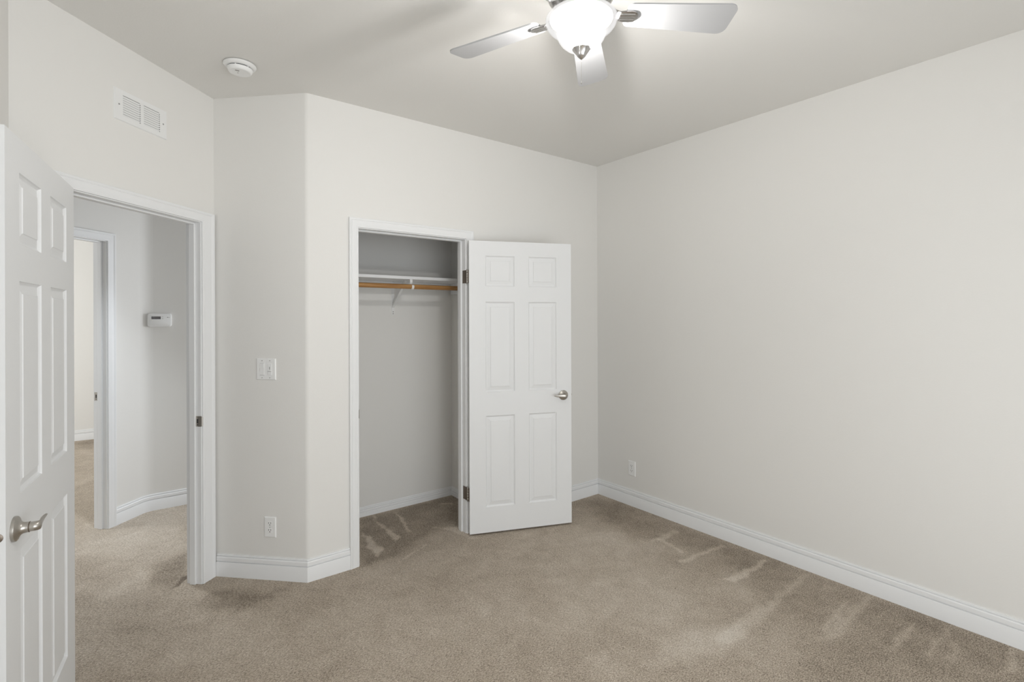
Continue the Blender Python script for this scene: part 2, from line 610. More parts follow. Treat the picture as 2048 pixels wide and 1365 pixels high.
struct('wall_hall', bm, M_WALL, 'hall wall carrying the thermostat', 'wall', smooth=30)
F_HEND = frame_matrix((2.4, 0), (0, -1), (1, 0))
wall_with_window('wall_hall_end', -4.8, -3.78, -4.69, -3.89, F_HEND, 'end wall of the hall out of sight')
window(2, -4.69, -3.89, F_HEND, 'window at the end of the hall')
bm = bmesh.new()
prism(bm, [(-2.9, 0), (-3.0, 0), (-3.0, -1.3), (-2.9, -1.3)], 0, H, F_HALL45)
struct('wall_hall_left', bm, M_WALL, 'closing wall of the hall out of sight on the left', 'wall')
bm = bmesh.new()
box(bm, -3.2, -ENTRY_LEN - 0.04, 0, TE, 0, H)
bmesh.ops.transform(bm, matrix=F_ENTRY, verts=bm.verts[:])
struct('wall_hall_near', bm, M_WALL, 'hall wall continuing past the bedroom out of sight', 'wall')

# far room
FRY = 8.10
bm = bmesh.new()
box(bm, -3.1, 1.3, FRY, FRY + TW, 0, H)
struct('wall_far_room', bm, M_WALL, 'bright far wall of the room across the hall', 'wall')
bm = bmesh.new()
box(bm, 1.2, 1.3, HB.y + TW, FRY, 0, H)
struct('wall_far_room_right', bm, M_WALL, 'side wall of the room across the hall out of sight', 'wall')
F_FLEFT = frame_matrix((-3.0, 0), (0, 1), (-1, 0))
wall_with_window('wall_far_room_left', 2.4, FRY + TW, 5.6, 7.5, F_FLEFT, 'window wall of the room across the hall out of sight')
window(3, 5.6, 7.5, F_FLEFT, 'window of the room across the hall')

# ------------------------------------------------------------------ baseboards
BB = [(0, 0), (0.014, 0), (0.014, 0.0800), (0.0127, 0.0832), (0.0055, 0.0843), (0.0055, 0.0868), (0.0122, 0.0890), (0.0116, 0.1075), (0.0085, 0.1135), (0.0032, 0.1145), (0.0032, 0.1168), (0.0078, 0.1182), (0.0060, 0.1250), (0, 0.1250)]
CB = [(0, 0), (0.011, 0), (0.011, 0.026), (0.0085, 0.029), (0.0095, 0.033), (0.0095, 0.044), (0.0068, 0.047), (0.0078, 0.051), (0.0075, 0.058), (0.005, 0.061), (0.0055, 0.066), (0.003, 0.072), (0, 0.072)]
CWD = 0.055     # casing width


def baseboard(name, path, label, prof=BB):
    bm = bmesh.new()
    sweep_plan(bm, path, prof)
    return struct(name, bm, M_TRIM, label, 'baseboard', smooth=25)


def on(M, x, y=0.0):
    v = M @ Vector((x, y, 0))
    return (v.x, v.y)


# travel so that the room lies to the left of the path
baseboard('baseboard_right', [(XR, YB), (XR, YC), (CO1 + CWD + 0.005, YC)], 'white baseboard along the right wall and round the far corner')
baseboard('baseboard_switch', [(CO0 - CWD - 0.005, YC), (XB, YC), on(F_SWITCH, -LS + 0.018)], 'white baseboard wrapping the angled wall below the switches')
baseboard('baseboard_closet', [(CRX, YC + TW), (CRX, CBY), (CLX, CBY), (CLX, YC + TW)], 'low white baseboard inside the closet', CB)
baseboard('baseboard_hall', [(2.4, HB.y), (HB.x + 0.030, HB.y), on(F_HALL45, -0.030), on(F_HALL45, HO1 + CWD + 0.005)], 'white baseboard bending round the hall wall under the thermostat')
baseboard('baseboard_far_room', [(1.2, FRY), (-3.0, FRY)], 'white baseboard of the room across the hall')

# ------------------------------------------------------------------ door trims: casing, jamb and stop
# casing profile across its width: (distance from the inner edge, thickness)
CP = [(0.0, 0.0), (0.0, 0.0085), (0.003, 0.0105), (0.0075, 0.0112), (0.0095, 0.0098), (0.012, 0.0102), (0.020, 0.0125), (0.034, 0.0148), (0.0375, 0.0150), (0.0390, 0.0135), (0.0415, 0.0150), (0.0445, 0.0168), (0.0462, 0.0155), (0.0485, 0.0170), (0.0530, 0.0178), (0.055, 0.0165), (0.055, 0.0)]


def door_trim(name, x0, x1, zh, M, label, depth=TW, rear=True, wide_right=1.0, stop_y=0.038, strike=None):
    """x0..x1 clear opening in a wall frame whose room side is -y"""
    bm = bmesh.new()
    rv = 0.005
    a0, a1, ah = x0 - rv, x1 + rv, zh + rv
    pts = [(0, 0, -1), (0, 1, -1), (1, 1, 1), (1, 0, 1)]
    secs = []
    for k in range(4):
        ring = []
        for d, t in CP:
            x = (a0 - d) if k < 2 else (a1 + d * wide_right)
            z = 0.0 if k in (0, 3) else ah + d
            ring.append((x, -t, z))
        secs.append(ring)
    sections(bm, secs)
    bmesh.ops.transform(bm, matrix=M, verts=bm.verts[:])
    o = struct(name, bm, M_TRIM, label, 'door casing', smooth=25)
    # jamb boards
    bm = bmesh.new()
    box(bm, x0 - 0.019, x0, 0.0, depth, 0, zh + 0.019)
    box(bm, x1, x1 + 0.019, 0.0, depth, 0, zh + 0.019)
    box(bm, x0, x1, 0.0, depth, zh, zh + 0.019)
    bmesh.ops.transform(bm, matrix=M, verts=bm.verts[:])
    link('jamb', bm, M_TRIM, o)
    bm = bmesh.new()
    s0, s1 = stop_y, stop_y + 0.034
    box(bm, x0, x0 + 0.011, s0, s1, 0, zh, 0.002)
    box(bm, x1 - 0.011, x1, s0, s1, 0, zh, 0.002)
    box(bm, x0 + 0.011, x1 - 0.011, s0, s1, zh - 0.011, zh, 0.002)
    bmesh.ops.transform(bm, matrix=M, verts=bm.verts[:])
    link('door_stop', bm, M_TRIM, o)
    if rear:
        bm = bmesh.new()
        sections(bm, [[(x, depth - (y), z) for x, y, z in r] for r in secs])
        bmesh.ops.transform(bm, matrix=M, verts=bm.verts[:])
        link('rear_casing', bm, M_TRIM, o, smooth=25)
    if strike:
        xs, zs, sy = strike
        d = 1 if xs == x0 else -1
        bm = bmesh.new()
        X0, X1 = sorted((xs, xs + d * 0.0015))
        box(bm, X0, X1, sy, sy + 0.030, zs - 0.029, zs + 0.029)
        # rounded lip bent towards the room side
        secs2 = []
        for k in range(6):
            a = math.radians(80) * k / 5
            yy = sy - 0.013 * math.sin(a)
            xx = xs - d * 0.007 * (1 - math.cos(a)) + d * 0.0005
            hh = 0.029 - 0.007 * (k / 5) ** 2
            secs2.append([(xx, yy, zs - hh), (xx + d * 0.0012, yy, zs - hh), (xx + d * 0.0012, yy, zs + hh), (xx, yy, zs + hh)])
        sections(bm, secs2)
        bmesh.ops.transform(bm, matrix=M, verts=bm.verts[:])
        sp = link('strike_plate', bm, M_NICKEL, o)
        sp['label'] = 'satin nickel strike plate'
        bm = bmesh.new()
        X0, X1 = sorted((xs + d * 0.0008, xs + d * 0.002))
        box(bm, X0, X1, sy + 0.012, sy + 0.020, zs - 0.011, zs + 0.013)
        box(bm, X0, X1, sy + 0.013, sy + 0.019, zs - 0.022, zs - 0.016)
        bmesh.ops.transform(bm, matrix=M, verts=bm.verts[:])
        link('latch_slot', bm, M_DARK, sp)
    return o


door_trim('trim_1', CO0, CO1, COZ, F_CLOSET, 'white moulded casing framing the closet doorway', stop_y=0.04, strike=(CO0, 0.905, 0.004))
door_trim('trim_2', -EU1, -EU0, EZ, F_ENTRY, 'white moulded casing framing the entry doorway at left', depth=TE, wide_right=1.58, stop_y=0.030, strike=(-EU0, 0.905, 0.004))
door_trim('trim_3', HO0, HO1, HOZ, F_HALL45, 'white moulded casing of the doorway across the hall', stop_y=0.030, strike=(HO1, 0.93, 0.066), rear=True)

# ------------------------------------------------------------------ six panel doors


def door_leaf_mesh(W, Hh, T=0.035):
    """leaf in x 0..W, visible face y=0 (normal -y), back face y=T, z 0..Hh"""
    bm = bmesh.new()
    st, mu = 0.152 * W, 0.137 * W
    pw = (W - 2 * st - mu) / 2
    xc = [0, st, st + pw, st + pw + mu, W - st, W]
    hs = [0.171, 0.623, 0.161, 0.616, 0.106, 0.209, 0.100]
    k = Hh / sum(hs)
    zc = [0]
    for h_ in hs:
        zc.append(zc[-1] + h_ * k)
    rings = [(0.0, 0.0), (0.0025, 0.0045), (0.0080, 0.0090), (0.0115, 0.0096), (0.0355, 0.0034), (0.0375, 0.0010)]
    for face, sg in ((0.0, 1), (T, -1)):
        V = {}
        for i, x in enumerate(xc):
            for j, z in enumerate(zc):
                V[i, j] = bm.verts.new((x, face, z))
        for i in range(5):
            for j in range(7):
                q = [V[i, j], V[i + 1, j], V[i + 1, j + 1], V[i, j + 1]]
                if i in (1, 3) and j in (1, 3, 5):
                    prev = q
                    for ins, dep in rings[1:]:
                        y = face + sg * dep
                        cur = [bm.verts.new(p) for p in ((xc[i] + ins, y, zc[j] + ins), (xc[i + 1] - ins, y, zc[j] + ins), (xc[i + 1] - ins, y, zc[j + 1] - ins), (xc[i] + ins, y, zc[j + 1] - ins))]
                        for n in range(4):
                            m = (n + 1) % 4
                            bm.faces.new((prev[n], prev[m], cur[m], cur[n]))
                        prev = cur
                    bm.faces.new(prev)
                else:
                    bm.faces.new(q)
        if sg == 1:
            A = V
    B = V
    for i in range(5):
        bm.faces.new((A[i, 0], A[i + 1, 0], B[i + 1, 0], B[i, 0]))
        bm.faces.new((A[i, 7], A[i + 1, 7], B[i + 1, 7], B[i, 7]))
    for j in range(7):
        bm.faces.new((A[0, j], A[0, j + 1], B[0, j + 1], B[0, j]))
        bm.faces.new((A[5, j], A[5, j + 1], B[5, j + 1], B[5, j]))
    return bm


def handle(parent, x, z, side, direction, T=0.035):
    """lever handle; side -1 = visible face (y<0), +1 = back face; direction = sign of x the lever points"""
    y0 = 0.0 if side < 0 else T
    h = empty('door_handle', (x, y0, z), 0, parent)
    R = Matrix.Rotation(math.radians(90 if side < 0 else -90), 4, 'X')
    bm = bmesh.new()
    lathe(bm, [(0.0345, 0), (0.0348, 0.003), (0.0340, 0.0075), (0.031, 0.0098), (0.024, 0.0125), (0.0180, 0.0165), (0.0155, 0.021), (0.0145, 0.028), (0.0142, 0.034)], 40, R)
    link('rose', bm, M_NICKEL, h, smooth=40)
    # neck and lever: sweep turning from straight out to sideways with a gentle wave
    bm = bmesh.new()
    secs = []
    N = 26
    for i in range(N):
        t = i / (N - 1)
        if t < 0.32:
            q = t / 0.32
            px, py = 0.0, 0.032 + 0.013 * q
            ang = 0
        elif t < 0.5:
            q = (t - 0.32) / 0.18
            a = q * math.pi / 2
            px, py = 0.009 * (1 - math.cos(a)), 0.045 + 0.009 * math.sin(a)
            ang = a
        else:
            q = (t - 0.5) / 0.5
            px = 0.009 + 0.078 * q
            py = 0.054 - 0.012 * q + 0.010 * q * q
            ang = math.pi / 2
        zz = 0.0 if t < 0.5 else 0.004 * ((t - 0.5) * 2)
        wv = 0.0132 if t < 0.5 else 0.0132 - 0.0095 * ((t - 0.5) * 2) ** 1.3
        wt = 0.0132 if t < 0.34 else max(0.0020, 0.0132 - 0.0092 * min(1, (t - 0.34) / 0.16) - 0.0024 * max(0, (t - 0.5) * 2))
        if t > 0.93:
            wv *= math.sqrt(max(0.08, 1 - ((t - 0.93) / 0.07) ** 2 * 0.9))
        nx, ny = math.cos(ang), -math.sin(ang)
        ring = []
        for k in range(16):
            th = 2 * math.pi * k / 16
            c, s_ = math.cos(th) * wt, math.sin(th) * wv
            X, Y, Z = px + nx * c, py + ny * c, zz + s_
            ring.append((X * direction, Y * (-1 if side < 0 else 1), Z))
        secs.append(ring)
    sections(bm, secs)
    link('lever', bm, M_NICKEL, h, smooth=50)
    bm = bmesh.new()
    lathe(bm, [(0.0143, 0.0325), (0.0148, 0.0332), (0.0148, 0.0342), (0.0138, 0.0350)], 24, R)
    link('collar', bm, M_DARKNICKEL, h, smooth=40)
    bm = bmesh.new()
    lathe(bm, [(0.0015, 0), (0.0015, 0.0008), (0, 0.0008)], 8, Matrix.Translation((0.0100 * direction, -0.027 if side < 0 else 0.027, -0.0098)) @ Matrix.Rotation(math.radians(45 * direction), 4, 'Z') @ R)
    link('set_screw', bm, M_DARK, h)
    return h


def door(n, W, Hh, zb, M, hinge_left, label, hinge_z, handle_z, T=0.035):
    """M maps the leaf frame to the world; hinge_left: hinge edge at x=0"""
    e = empty('door_%d' % n)
    e.matrix_world = M @ Matrix.Translation((0, 0, zb))
    tag(e, label, 'door', kind='structure')
    link('door_leaf', door_leaf_mesh(W, Hh, T), M_DOOR, e, smooth=12)
    hx = W - 0.062 if hinge_left else 0.062
    dr = -1 if hinge_left else 1
    handle(e, hx, handle_z - zb, -1, dr, T)
    handle(e, hx, handle_z - zb, 1, dr, T)
    # round latch face on the free edge, with its bolt
    ex = W if hinge_left else 0.0
    sg = 1 if hinge_left else -1
    bm = bmesh.new()
    lathe(bm, [(0.0127, -0.004), (0.0127, 0.0008), (0.0118, 0.0014), (0, 0.0014)], 28, Matrix.Translation((ex, T / 2, handle_z - zb)) @ Matrix.Rotation(math.radians(90 * sg), 4, 'Y'))
    lt = link('latch', bm, M_DARKNICKEL, e, smooth=40)
    bm = bmesh.new()
    box(bm, min(ex, ex + sg * 0.009), max(ex, ex + sg * 0.009), T / 2 - 0.005, T / 2 + 0.005, handle_z - zb - 0.007, handle_z - zb + 0.007, 0.0015)
    link('latch_bolt', bm, M_NICKEL, lt)
    # hinges on the back corner of the hinge edge
    xh = 0.0 if hinge_left else W
    for z in hinge_z:
        bm = bmesh.new()
        X0, X1 = sorted((xh, xh - sg * 0.0025))
        box(bm, X0, X1, 0.006, T + 0.002, z - zb - 0.044, z - zb + 0.044, 0.0006)
        hg = link('hinge', bm, M_DARKNICKEL, e)
        bm = bmesh.new()
        px, py = xh - sg * 0.006, T + 0.003
        for q in range(5):
            za = z - zb - 0.044 + q * 0.0176
            lathe(bm, [(0.0058, za + 0.0004), (0.0062, za + 0.001), (0.0062, za + 0.0166), (0.0058, za + 0.0172)], 16, Matrix.Translation((px, py, 0)))
        lathe(bm, [(0.003, z - zb + 0.044), (0.0055, z - zb + 0.045), (0.005, z - zb + 0.049), (0, z - zb + 0.0505)], 16, Matrix.Translation((px, py, 0)))
        lathe(bm, [(0, z - zb - 0.0505), (0.005, z - zb - 0.049), (0.0055, z - zb - 0.045), (0.003, z - zb - 0.044)], 16, Matrix.Translation((px, py, 0)))
        link('hinge_knuckle', bm, M_NICKEL, hg, smooth=40)
    return e


# closet door, swung wide open against the closet wall
A0, A1 = Vector((1.850, 2.906)), Vector((2.535, 2.634))
dx = (A1 - A0).normalized()
W1 = 0.737
M1 = frame_matrix((A0.x, A0.y), dx, (-dx.y, dx.x))
door(1, W1, 1.985, 0.013, M1, True, 'white six panel closet door swung open against the closet wall', (1.756, 0.275), 0.925)
for z in (1.756, 0.275):
    bm = bmesh.new()
    box(bm, CO1 - 0.002, CO1 + 0.0005, YC - 0.019, YC + 0.030, z - 0.044, z + 0.044)
    link('hinge_leaf', bm, M_DARKNICKEL, bpy.data.objects['trim_1'])

# entry door, open into the room at the left edge of the photo
n_ = Vector((S, -S))
t_ = Vector((-S, -S))
W2, ANG = 0.782, math.radians(52.0)
PIN = Vector((CX_, CY_)) + t_ * (EU1 + 0.008) + n_ * 0.042
d_ = n_ * math.cos(ANG) + t_ * math.sin(ANG)
m_ = -(t_ * math.cos(ANG) - n_ * math.sin(ANG))
Ah = PIN + m_ * 0.035
Fh = Ah + d_ * W2
xd = -d_
M2 = frame_matrix((Fh.x, Fh.y), xd, (-xd.y, xd.x))
door(2, W2, 1.987, 0.015, M2, False, 'white six panel entry door standing open at the left edge', (1.78, 1.0, 0.25), 0.887)

# ------------------------------------------------------------------ closet shelf, rod, bracket
SY = 3.372          # shelf front
e = tag(empty('closet_shelf', (CLX, CBY, 1.755)), 'thin white shelf across the top of the closet', 'shelf')
bm = bmesh.new()
box(bm, 0.001, CRX - CLX - 0.001, SY - CBY, -0.001, 0, 0.0215, 0.0015)
link('shelf_board', bm, M_TRIM, e)
for nm, b in (('cleat', (0.001, CRX - CLX - 0.001, -0.019, -0.001, -0.042, 0)), ('cleat', (CRX - CLX - 0.019, CRX - CLX - 0.001, SY - CBY + 0.02, -0.02, -0.088, 0)), ('cleat', (0.001, 0.019, SY - CBY + 0.02, -0.02, -0.088, 0))):
    bm = bmesh.new()
    box(bm, *b, 0.001)
    link(nm, bm, M_TRIM, e)

RY, RZ = 3.358, 1.701
e = tag(empty('closet_rod', ((CLX + CRX) / 2, RY, RZ)), 'honey coloured wooden clothes rod under the closet shelf', 'clothes rod')
bm = bmesh.new()
hw = (CRX - CLX) / 2 - 0.0195
lathe(bm, [(0.0172, -hw), (0.0172, hw)], 28, Matrix.Rotation(math.radians(90), 4, 'Y'))
link('rod', bm, M_WOOD, e, smooth=40)
for sg in (-1, 1):
    bm = bmesh.new()
    lathe(bm, [(0.028, sg * hw), (0.028, sg * (hw - 0.004)), (0.0205, sg * (hw - 0.006)), (0.0205, sg * (hw - 0.016)), (0.0178, sg * (hw - 0.016))], 28, Matrix.Rotation(math.radians(90), 4, 'Y'), cap=False)
    link('rod_socket', bm, M_PLAST, e, smooth=40)

BX = 1.652
e = tag(empty('shelf_bracket', (BX, CBY, 1.755)), 'white metal shelf bracket holding the clothes rod on the closet back wall', 'bracket')
D = CBY - SY
bm = bmesh.new()
box(bm, -0.011, 0.011, -0.0035, -0.0005, -0.255, -0.043, 0.0008)
wp = link('wall_plate', bm, M_WHITEMETAL, e)
for z in (-0.232, -0.246, -0.16):
    bm = bmesh.new()
    lathe(bm, [(0.0036, 0), (0.0034, 0.0012), (0, 0.0018)], 12, Matrix.Translation((0.001, -0.0035, z)) @ Matrix.Rotation(math.radians(90), 4, 'X'))
    link('screw', bm, M_DARKNICKEL, wp)
bm = bmesh.new()
box(bm, -0.011, 0.011, -D + 0.004, -0.022, -0.0035, -0.0003, 0.0006)
link('shelf_arm', bm, M_WHITEMETAL, e)
bm = bmesh.new()
# folded brace: thin triangular web with a flanged lower edge
web = [(-0.0030, -0.20), (-0.0030, -0.150), (-0.19, -0.0036), (-0.235, -0.0036)]
lo = [bm.verts.new((-0.0015, y, z)) for y, z in web]
hi = [bm.verts.new((0.0015, y, z)) for y, z in web]
bm.faces.new(lo)
bm.faces.new(hi[::-1])
for i in range(4):
    j = (i + 1) % 4
    bm.faces.new((lo[i], hi[i], hi[j], lo[j]))
sections(bm, [[(-0.010, -0.003, -0.200), (0.010, -0.003, -0.200), (0.010, -0.003, -0.1975), (-0.010, -0.003, -0.1975)],
              [(-0.010, -0.234, -0.006), (0.010, -0.234, -0.006), (0.010, -0.232, -0.0036), (-0.010, -0.232, -0.0036)]])
link('brace', bm, M_WHITEMETAL, e)
bm = bmesh.new()
# hook: drops from the arm's front end, then cradles the rod
secs = []
hy, hz = RY - CBY, RZ - 1.755
path = [(-D + 0.006, -0.004), (-D + 0.002, -0.020), (hy + 0.022, hz + 0.014)]
path += [(hy + 0.0195 * math.cos(a), hz + 0.0195 * math.sin(a)) for a in [math.radians(d) for d in (15, -10, -40, -65, -90, -115, -140, -165, -190, -212)]]
for i, (y, z) in enumerate(path):
    y2, z2 = path[min(i + 1, len(path) - 1)]
    y1, z1 = path[max(i - 1, 0)]
    d = Vector((y2 - y1, z2 - z1)).normalized() * 0.0015
    secs.append([(-0.0085, y - d.y, z + d.x), (0.0085, y - d.y, z + d.x), (0.0085, y + d.y, z - d.x), (-0.0085, y + d.y, z - d.x)])
sections(bm, secs)
link('rod_hook', bm, M_WHITEMETAL, e)
bm = bmesh.new()
box(bm, -0.010, 0.010, -D - 0.004, -D + 0.006, -0.026, -0.001, 0.0012)
link('arm_end', bm, M_WHITEMETAL, e)

# ------------------------------------------------------------------ air vent above the entry doorway


def place(name, M, x, z, label, cat, group=None):
    e = empty(name)
    e.matrix_world = M @ Matrix.Translation((x, 0, z))
    return tag(e, label, cat, group)


VW, VH = 0.288, 0.139
e = place('air_vent', F_ENTRY, -0.487, 2.458, 'white louvred air vent high on the angled wall above the entry doorway', 'vent')
cols = [(-VW / 2 + 0.040, -0.009), (0.009, VW / 2 - 0.040)]
zt, zb_ = VH / 2 - 0.022, -VH / 2 + 0.022
bm = bmesh.new()
th = 0.006
rects = [(-VW / 2, VW / 2, zt, VH / 2), (-VW / 2, VW / 2, -VH / 2, zb_), (-VW / 2, cols[0][0], zb_, zt), (cols[1][1], VW / 2, zb_, zt), (cols[0][1], cols[1][0], zb_, zt)]
for a in rects:
    box(bm, a[0], a[1], -th, -0.0045, a[2], a[3])
# sloping rim
o_, i_ = [], []
for sx, sz in ((-1, -1), (1, -1), (1, 1), (-1, 1)):
    o_.append(bm.verts.new((sx * VW / 2, -th, sz * VH / 2)))
    i_.append(bm.verts.new((sx * (VW / 2 + 0.003), 0, sz * (VH / 2 + 0.003))))
for k in range(4):
    j = (k + 1) % 4
    bm.faces.new((o_[k], o_[j], i_[j], i_[k]))
link('vent_frame', bm, M_WHITEMETAL, e)
bm = bmesh.new()
box(bm, cols[0][0] - 0.005, cols[1][1] + 0.005, -0.0012, -0.0004, zb_ - 0.003, zt + 0.003)
link('duct_opening', bm, M_CAVITY, e)
NL = 9
for c0, c1 in cols:
    for k in range(NL):
        bm = bmesh.new()
        z = zb_ + (k + 0.5) * (zt - zb_) / NL
        hgt = (zt - zb_) / NL
        pr = [(-th - 0.0006, z + 0.25 * hgt), (-th + 0.0006, z + 0.29 * hgt), (-0.0026, z - 0.47 * hgt), (-0.0036, z - 0.50 * hgt)]
        sections(bm, [[(c0 + 0.0006, y, zz) for y, zz in pr], [(c1 - 0.0036, y, zz) for y, zz in pr]])
        box(bm, c1 - 0.0037, c1, -th, -0.0030, z - 0.10 * hgt, z + 0.50 * hgt)
        link('louver', bm, M_WHITEMETAL, e)
for sx in (-1, 1):
    bm = bmesh.new()
    lathe(bm, [(0.004, 0.0), (0.0038, 0.001), (0.0, 0.0016)], 12, Matrix.Translation((sx * (VW / 2 - 0.02), -th, 0)) @ Matrix.Rotation(math.radians(90), 4, 'X'))
    link('screw', bm, M_GREYMARK, e)

# ------------------------------------------------------------------ smoke detector
e = tag(empty('smoke_detector', (0.462, 2.834, H)), 'round white smoke detector on the ceiling near the angled corner', 'smoke detector')
bm = bmesh.new()
lathe(bm, [(0.064, 0.0), (0.064, -0.003), (0.0735, -0.0035), (0.0742, -0.007), (0.0715, -0.012), (0.065, -0.0165), (0.0590, -0.0185), (0.056, -0.0190)], 56)
link('mounting_base', bm, M_PLAST, e, smooth=35)
bm = bmesh.new()
lathe(bm, [(0.0535, -0.0185), (0.0535, -0.0236)], 56)
link('vent_gap', bm, M_DARK, e, smooth=35)
for k in range(6):
    a = 2 * math.pi * k / 6
    bm = bmesh.new()
    box_v = box(bm, 0.053, 0.0560, -0.0025, 0.0025, -0.0235, -0.0195)
    bmesh.ops.rotate(bm, cent=(0, 0, 0), matrix=Matrix.Rotation(a, 3, 'Z'), verts=box_v)
    link('vent_rib', bm, M_PLAST, e)
bm = bmesh.new()
lathe(bm, [(0.0580, -0.0236), (0.0580, -0.026), (0.055, -0.034), (0.0505, -0.0400), (0.047, -0.0415), (0.040, -0.0405), (0.0, -0.0395)], 56)
link('detector_cover', bm, M_PLAST, e, smooth=35)
bm = bmesh.new()
box(bm, -0.024, -0.006, -0.022, -0.012, -0.0412, -0.0396, 0.0004)
link('test_button', bm, M_GREYMARK, e)
bm = bmesh.new()
lathe(bm, [(0.0028, -0.0396), (0.0028, -0.0408), (0, -0.0412)], 12, Matrix.Translation((-0.008, 0.008, 0)))
link('indicator_light', bm, M_GREYMARK, e)

# ------------------------------------------------------------------ switches, outlets, thermostat


def plate(bm, w, h, t=0.0055, y0=0.0):
    o, i = [], []
    q = 0.004
    for sx, sz in ((-1, -1), (1, -1), (1, 1), (-1, 1)):
        o.append(bm.verts.new((sx * w / 2, y0, sz * h / 2)))
        i.append(bm.verts.new((sx * (w / 2 - 0.0012), y0 - t * 0.55, sz * (h / 2 - 0.0012))))
    f = [bm.verts.new((sx * (w / 2 - q), y0 - t, sz * (h / 2 - q))) for sx, sz in ((-1, -1), (1, -1), (1, 1), (-1, 1))]
    for k in range(4):
        j = (k + 1) % 4
        bm.faces.new((o[k], o[j], i[j], i[k]))
        bm.faces.new((i[k], i[j], f[j], f[k]))
    bm.faces.new(f)
    bm.faces.new(o[::-1])


e = place('light_switch', F_SWITCH, -0.246, 1.188, 'white double switch plate with rocker and dimmer on the angled wall', 'light switch')
bm = bmesh.new()
plate(bm, 0.118, 0.121)
link('cover_plate', bm, M_PLAST, e)
T_ = 0.0055
# rocker on the left
bm = bmesh.new()
sections(bm, [[(-0.036, -T_ + 0.001, -0.033), (-0.036, -T_ - 0.0022, -0.033), (-0.036, -T_ - 0.0008, 0.000), (-0.036, -T_ - 0.0050, 0.033), (-0.036, -T_ + 0.001, 0.033)],
              [(-0.011, -T_ + 0.001, -0.033), (-0.011, -T_ - 0.0022, -0.033), (-0.011, -T_ - 0.0008, 0.000), (-0.011, -T_ - 0.0050, 0.033), (-0.011, -T_ + 0.001, 0.033)]])
link('rocker', bm, M_PLAST, e)
for g in ((-0.0372, -0.0360, -0.012, 0.024), (-0.0372, -0.0098, -0.0346, -0.0330), (-0.036, -0.011, 0.0330, 0.0340)):
    bm = bmesh.new()
    box(bm, g[0], g[1], -T_ - 0.0004, -T_ + 0.001, g[2], g[3])
    link('rocker_gap', bm, M_GREYMARK, e)
# dimmer on the right: paddle with slide groove and knob
bm = bmesh.new()
box(bm, 0.011, 0.036, -T_ - 0.0022, -T_ + 0.001, -0.033, 0.033, 0.0008)
dm = link('dimmer', bm, M_PLAST, e)
bm = bmesh.new()
box(bm, 0.0215, 0.0255, -T_ - 0.0026, -T_ - 0.0020, -0.002, 0.014)
box(bm, 0.0125, 0.0345, -T_ - 0.0026, -T_ - 0.0020, -0.013, -0.0115)
link('slide_groove', bm, M_GREYMARK, dm)
bm = bmesh.new()
box(bm, 0.014, 0.033, -T_ - 0.0065, -T_ - 0.002, -0.0105, -0.0035, 0.001)
link('dimmer_knob', bm, M_PLAST, dm)
for sx in (-0.0235, 0.0235):
    for sz in (-0.0485, 0.0485):
        bm = bmesh.new()
        lathe(bm, [(0.0028, 0), (0.0026, 0.0007), (0, 0.001)], 12, Matrix.Translation((sx, -T_ + 0.0001, sz)) @ Matrix.Rotation(math.radians(90), 4, 'X'))
        link('screw', bm, M_GREYMARK, e)


def outlet(M, x, z, label):
    e = place('wall_outlet', M, x, z, label, 'outlet', 'white duplex wall outlets')
    bm = bmesh.new()
    plate(bm, 0.071, 0.116)
    link('cover_plate', bm, M_PLAST, e)
    for sz in (0.0195, -0.0195):
        bm = bmesh.new()
        pts = []
        for k in range(32):
            a = 2 * math.pi * k / 32
            pts.append((max(-0.0135, min(0.0135, 0.0172 * math.cos(a))), sz + max(-0.0142, min(0.0142, 0.0172 * math.sin(a)))))
        f0 = [bm.verts.new((a, -T_ + 0.001, b)) for a, b in pts]
        f1 = [bm.verts.new((a, -T_ - 0.0012, b)) for a, b in pts]
        for k in range(32):
            j = (k + 1) % 32
            bm.faces.new((f0[k], f0[j], f1[j], f1[k]))
        bm.faces.new(f1)
        r = link('receptacle', bm, M_PLAST, e)
        bm = bmesh.new()
        y0, y1 = -T_ - 0.0016, -T_ - 0.0008
        box(bm, -0.0078, -0.0054, y0, y1, sz + 0.0005, sz + 0.0085)
        box(bm, 0.0054, 0.0078, y0, y1, sz + 0.0015, sz + 0.0085)
        lathe(bm, [(0.0026, 0), (0.0026, 0.0008), (0, 0.0008)], 12, Matrix.Translation((0, y1, sz - 0.006)) @ Matrix.Rotation(math.radians(90), 4, 'X'))
        link('prong_slots', bm, M_DARK, r)
    bm = bmesh.new()
    lathe(bm, [(0.003, 0), (0.0028, 0.0007), (0, 0.001)], 12, Matrix.Translation((0, -T_ + 0.0001, 0)) @ Matrix.Rotation(math.radians(90), 4, 'X'))
    link('screw', bm, M_GREYMARK, e)
    return e


outlet(F_SWITCH, -0.225, 0.2945, 'white wall outlet low on the angled wall below the light switches')
outlet(F_RIGHT, -2.606, 0.2915, 'white wall outlet low on the long right wall near the far corner')

e = place('thermostat', F_HALL, 0.2185, 1.465, 'white thermostat with a dark display on the hall wall', 'thermostat')


def rounded(w, h, r, n=6):
    p = []
    for cx, cz, a0 in ((w / 2 - r, h / 2 - r, 0), (-w / 2 + r, h / 2 - r, 90), (-w / 2 + r, -h / 2 + r, 180), (w / 2 - r, -h / 2 + r, 270)):
        for k in range(n + 1):
            a = math.radians(a0 + 90 * k / n)
            p.append((cx + r * math.cos(a), cz + r * math.sin(a)))
    return p


